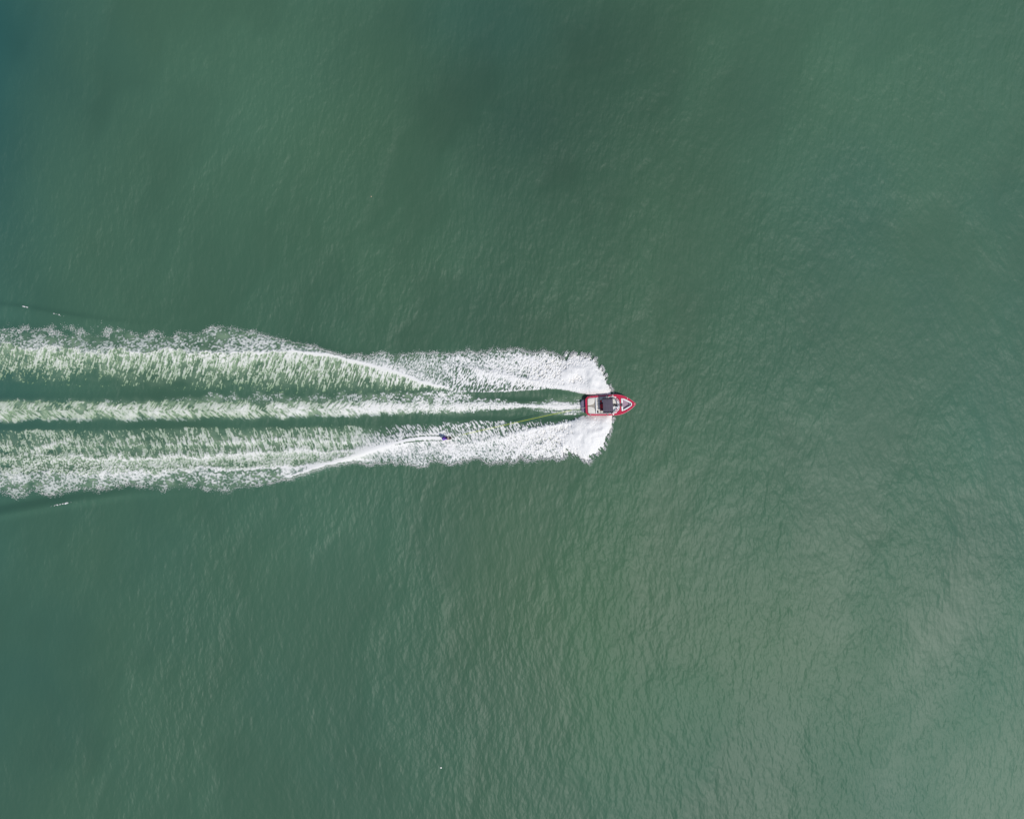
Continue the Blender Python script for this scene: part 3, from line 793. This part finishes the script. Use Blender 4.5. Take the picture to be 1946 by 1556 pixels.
# canopy on its tower
c0, c1 = 31.2, 50.0; yw = 13.0
vs, fs = [], []
nu_, nv_ = 14, 16
for i in range(nu_ + 1):
    for j in range(nv_ + 1):
        l = c0 + (c1 - c0) * i / nu_; yy = -1 + 2 * j / nv_
        z = 1.86 - .10 * abs(yy) ** 3 - .03 * (2 * i / nu_ - 1) ** 2 - .02 * abs(math.sin(math.pi * i / nu_ * 3.5)) + .004 * random.uniform(-1, 1)
        if j in (0, nv_): z -= .10
        ed = 1 - .04 * (abs(2 * i / nu_ - 1) > .99)
        vs.append((l * S, yy * yw * S * ed, z))
for i in range(nu_):
    for j in range(nv_):
        a_ = i * (nv_ + 1) + j
        fs.append((a_, a_ + nv_ + 1, a_ + nv_ + 2, a_ + 1))
can = mobj('canopy', vs, fs, M['canvas'], boat, True)
sol = can.modifiers.new('thick', 'SOLIDIFY'); sol.thickness = .02
for sd_ in (1, -1):
    tube('canopy_hem', [((c0 + (c1 - c0) * t) * S, sd_ * (yw + .15) * S, 1.695) for t in np.linspace(0, 1, 6)], .075, M['canvasd'], can, 8)
    tube('tower_leg', [(41 * S, sd_ * 17.6 * S, zd(41 * S)), (40 * S, sd_ * 16.6 * S, 1.25), (37 * S, sd_ * 13.4 * S, 1.66)], .04, M['metal'], boat)
    tube('tower_leg', [(52 * S, sd_ * 17.6 * S, zd(52 * S)), (47 * S, sd_ * 16.2 * S, 1.28), (43 * S, sd_ * 13.4 * S, 1.66)], .04, M['metal'], boat)
    v_, f_ = tube_mesh([(41 * S, sd_ * 17.6 * S, zd(2.7) - .01), (41 * S, sd_ * 17.6 * S, zd(2.7) + .05)], .09, 10)
    mobj('tower_foot', v_, f_, M['black'], boat)
    v_, f_ = tube_mesh([(52 * S, sd_ * 17.6 * S, zd(3.4) - .01), (52 * S, sd_ * 17.6 * S, zd(3.4) + .05)], .07, 10)
    mobj('tower_foot', v_, f_, M['metal'], boat)
    for l in (9, 78):
        y = sd_ * (16.3 if l < 50 else 11.6) * S
        tube('cleat', [(l * S - .09, y, zd(l * S) + .04), (l * S, y, zd(l * S) + .05), (l * S + .09, y, zd(l * S) + .04)], [.012, .03, .012], M['metal'], boat, 6)
for l in (37, 43):
    tube('canopy_bow', [(l * S, yy * 13.4 * S, 1.80 - .13 * abs(yy) ** 3) for yy in np.linspace(-1, 1, 13)], .025, M['metal'], boat, 6)
# bow light
bm = bmesh.new(); prism(bm, [(90.2 * S, -.5 * S), (92.4 * S, -.25 * S), (92.4 * S, .25 * S), (90.2 * S, .5 * S)], zd(6) - .01, zd(6) + .05, .01, 1)
bobj('bow_light', bm, M['white'], boat)
# swim platform, deck grips, tow eye
bm = bmesh.new(); prism(bm, [(-7.6 * S, -8.2 * S), (-6.4 * S, -9.6 * S), (.0 * S, -11.5 * S), (.0 * S, 11.5 * S), (-6.4 * S, 9.6 * S), (-7.6 * S, 8.2 * S)], .26, .34, .02, 2)
plat = bobj('swim_platform', bm, M['teak'], boat)
for y in (-6, -3, 0, 3, 6):
    bm = bmesh.new(); prism(bm, [(-6.4 * S, (y - .9) * S), (-1.2 * S, (y - .9) * S), (-1.2 * S, (y + .9) * S), (-6.4 * S, (y + .9) * S)], .33, .352, .004, 1)
    bobj('grip_strip', bm, M['teak'], plat)
tube('tow_eye', [(.6 * S, -3.2 * S, .60), (-.8 * S, -3.2 * S, .66), (-.8 * S, -2.2 * S, .66), (.6 * S, -2.2 * S, .60)], .022, M['metal'], boat, 6)
for sd_ in (1, -1):
    bm = bmesh.new(); prism(bm, [(.5 * S, sd_ * 11.6 * S), (3.4 * S, sd_ * 15.4 * S), (6.5 * S, sd_ * 16.4 * S), (6.5 * S, sd_ * 15.2 * S), (3.8 * S, sd_ * 13.4 * S)][::(-1 if sd_ > 0 else 1)], .6, lambda x: zd(x) + .05, .02, 1)
    bobj('quarter_fairing', bm, M['red'], boat)

# ------------------------------------------------------------------ tow rope
bz_ = .66
A = Vector((wx(1111.5), wy(774.4), bz_)); B = Vector((wx(853.5), wy(831.2), .98))
pts = []
for i in range(41):
    t = i / 40
    p = A.lerp(B, t); p.z -= .28 * 4 * t * (1 - t)
    p.y += S * 1.6 * math.sin(math.pi * t) * (1 - t)
    pts.append(p)
rope = empty('tow_rope', A)
tag(rope, 'thin yellow tow rope running from the boat stern to the rider', 'rope')
inv = Vector(A)
tube('line', [p - inv for p in pts[4:37]], .021, M['rope'], rope, 6)
tube('line', [p - inv for p in pts[:5]], .018, M['ropeg'], rope, 6)
tube('bridle', [pts[36] - inv, B - inv + Vector((0, .17, 0))], .012, M['ropeg'], rope, 5)
tube('bridle', [pts[36] - inv, B - inv - Vector((0, .17, 0))], .012, M['ropeg'], rope, 5)
tube('handle', [B - inv + Vector((0, .20, 0)), B - inv, B - inv - Vector((0, .20, 0))], .018, M['black'], rope, 8)

# ------------------------------------------------------------------ rider and board
ox, oy = wx(848.3), wy(832.4)
zb0 = float(water_level(np.array([848.0]), np.array([832.0]))[0]) + .10
bd = empty('wakeboard', (ox, oy, zb0)); bd.rotation_euler = (0, R(-5), R(2))
tag(bd, 'dark wakeboard under the rider, its nose showing in front', 'wakeboard')
bm = bmesh.new()
pts = []
for s_ in np.linspace(-1, 1, 15): pts.append((.68 * s_, -.215 * (1 - abs(s_) ** 5 * .55)))
for s_ in np.linspace(1, -1, 15): pts.append((.68 * s_, .215 * (1 - abs(s_) ** 5 * .55)))
prism(bm, pts, lambda x: .10 * (abs(x) / .68) ** 3, lambda x: .035 + .10 * (abs(x) / .68) ** 3, .008, 1)
bobj('deck', bm, M['board'], bd)
for x_ in (-.25, .27):
    bm = bmesh.new(); prism(bm, [(x_ - .075, -.14), (x_ + .075, -.14), (x_ + .075, .15), (x_ - .075, .15)], .03, .20, .03, 2)
    bobj('boot', bm, M['boot'], bd, True)

rd = empty('person', (ox, oy, zb0 + .05))
tag(rd, 'wakeboarder in a purple top and helmet leaning back and holding the rope handle', 'person')
hx, hz = 5.2 * S - (848.3 - 848.3) * S, .98 - zb0 - .05
JO = {  # joint: (x, y, z, radius)
    'pel': (-.16, .10, .58, .135), 'bel': (-.22, .07, .74, .125), 'che': (-.29, .03, .95, .15), 'nek': (-.27, -.01, 1.14, .065), 'hea': (-.24, -.03, 1.24, .09), 'top': (-.23, -.03, 1.36, .085),
    'hf': (-.04, .10, .55, .095), 'kf': (.20, -.16, .42, .07), 'af': (.27, .04, .14, .05), 'tf': (.28, -.13, .08, .04),
    'hb': (-.27, .12, .54, .095), 'kb': (-.26, -.20, .42, .07), 'ab': (-.25, .05, .14, .05), 'tb': (-.25, -.13, .08, .04),
    'sf': (-.12, -.02, 1.06, .07), 'ef': (.10, -.06, .90, .048), 'wf': (.29, -.09, .89, .033), 'pf': (.345, -.09, .885, .036),
    'sb': (-.45, .05, 1.04, .07), 'eb': (-.30, -.20, .86, .048), 'wb': (.24, .00, .885, .033), 'pb': (.345, .08, .885, .036),
}
ED = [('pel', 'bel'), ('bel', 'che'), ('che', 'nek'), ('nek', 'hea'), ('hea', 'top'), ('pel', 'hf'), ('hf', 'kf'), ('kf', 'af'), ('af', 'tf'), ('pel', 'hb'), ('hb', 'kb'), ('kb', 'ab'), ('ab', 'tb'),
      ('che', 'sf'), ('sf', 'ef'), ('ef', 'wf'), ('wf', 'pf'), ('che', 'sb'), ('sb', 'eb'), ('eb', 'wb'), ('wb', 'pb')]
# fingers curling round the handle
for hnd, sgn in (('pf', -1), ('pb', 1)):
    px_, py_, pz_, _ = JO[hnd]
    for i in range(4):
        yb = py_ + (i - 1.5) * .019
        ln = (.9, 1.0, .96, .78)[i]
        n1, n2, n3 = f'{hnd}{i}a', f'{hnd}{i}b', f'{hnd}{i}c'
        JO[n1] = (px_ + .034, yb, pz_ + .030, .010); JO[n2] = (px_ + .052 * ln + .006, yb, pz_ + .010, .009); JO[n3] = (px_ + .040 * ln, yb, pz_ - .022, .008)
        ED += [(hnd, n1), (n1, n2), (n2, n3)]
    JO[hnd + 'ta'] = (px_ - .002, py_ - sgn * .042, pz_ - .008, .011); JO[hnd + 'tb'] = (px_ + .028, py_ - sgn * .046, pz_ - .028, .009)
    ED += [(hnd, hnd + 'ta'), (hnd + 'ta', hnd + 'tb')]
JO['nos'] = (-.13, -.05, 1.25, .022); ED.append(('hea', 'nos'))
names = list(JO)
me = bpy.data.meshes.new('body')
me.from_pydata([JO[n][:3] for n in names], [(names.index(a), names.index(b)) for a, b in ED], [])
body = bpy.data.objects.new('body', me); C.objects.link(body); body.parent = rd
me.materials.append(M['skin'])
sk = body.modifiers.new('skin', 'SKIN'); sk.use_smooth_shade = True
for i, n in enumerate(names):
    r_ = JO[n][3]; me.skin_vertices[0].data[i].radius = (r_, r_); me.skin_vertices[0].data[i].use_root = (n == 'pel')
sub = body.modifiers.new('sub', 'SUBSURF'); sub.levels = 1; sub.render_levels = 1
def skin_part(name, joints, edges, m):
    nn = list(joints)
    me = bpy.data.meshes.new(name)
    me.from_pydata([joints[n][:3] for n in nn], [(nn.index(a), nn.index(b)) for a, b in edges], [])
    o = bpy.data.objects.new(name, me); C.objects.link(o); o.parent = rd
    me.materials.append(m)
    s_ = o.modifiers.new('skin', 'SKIN'); s_.use_smooth_shade = True
    for i, n in enumerate(nn):
        r_ = joints[n][3]; me.skin_vertices[0].data[i].radius = (r_, r_); me.skin_vertices[0].data[i].use_root = (i == 0)
    o.modifiers.new('sub', 'SUBSURF').render_levels = 1
    return o
def grow(n, g, t=None):
    a_ = JO[n]
    if t:
        b_ = JO[t[0]]; f_ = t[1]
        return tuple(a_[i] + (b_[i] - a_[i]) * f_ for i in range(3)) + (a_[3] + (b_[3] - a_[3]) * f_ + g,)
    return a_[:3] + (a_[3] + g,)
skin_part('wetsuit_top', {'bel': grow('bel', .03), 'pel': grow('pel', .035, ('bel', .3)), 'che': grow('che', .03), 'nek': grow('che', .03, ('nek', .6)), 'sf': grow('sf', .03), 'sb': grow('sb', .03), 'ef': grow('ef', .022), 'eb': grow('eb', .022), 'wf': grow('ef', .016, ('wf', .8)), 'wb': grow('eb', .016, ('wb', .8))},
          [('bel', 'che'), ('pel', 'bel'), ('che', 'nek'), ('che', 'sf'), ('che', 'sb'), ('sf', 'ef'), ('sb', 'eb'), ('ef', 'wf'), ('eb', 'wb')], M['purple'])
skin_part('board_shorts', {'pel': grow('pel', .03), 'hf': grow('hf', .03), 'kf': grow('hf', .025, ('kf', .8)), 'hb': grow('hb', .03), 'kb': grow('hb', .025, ('kb', .8))},
          [('pel', 'hf'), ('hf', 'kf'), ('pel', 'hb'), ('hb', 'kb')], M['short'])
# helmet shell
bm = bmesh.new()
bmesh.ops.create_uvsphere(bm, u_segments=18, v_segments=12, radius=.135)
bmesh.ops.delete(bm, geom=[v for v in bm.verts if v.co.z < -.035], context='VERTS')
for v in bm.verts: v.co = Vector((v.co.x * 1.12 - .235, v.co.y * .95 - .03, v.co.z * 1.0 + 1.31))
bobj('helmet', bm, M['purpleh'], rd, True).modifiers.new('thick', 'SOLIDIFY').thickness = .012
for sd_ in (1, -1):
    bm = bmesh.new()
    bmesh.ops.create_uvsphere(bm, u_segments=8, v_segments=6, radius=.013)
    for v in bm.verts: v.co = v.co + Vector((-.148, -.03 + sd_ * .035, 1.275))
    bobj('eye', bm, M['black'], rd, True)

# ------------------------------------------------------------------ flecks adrift on the open lake
def fleck(px, py, r, m, label):
    bm = bmesh.new()
    bmesh.ops.create_icosphere(bm, subdivisions=2, radius=r)
    for v in bm.verts: v.co = Vector((v.co.x * random.uniform(.8, 1.25), v.co.y * random.uniform(.7, 1.1), v.co.z * .45))
    o = bobj('floating_debris', bm, m, None, True)
    o.location = (wx(px), wy(py), .06)
    tag(o, label, 'debris', kind='thing')
fleck(838, 1457.5, .11, M['fleck'], 'bright white fleck adrift alone near the bottom edge')
fleck(705.5, 374, .08, M['leaf'], 'pale brown fleck adrift alone above the wake')
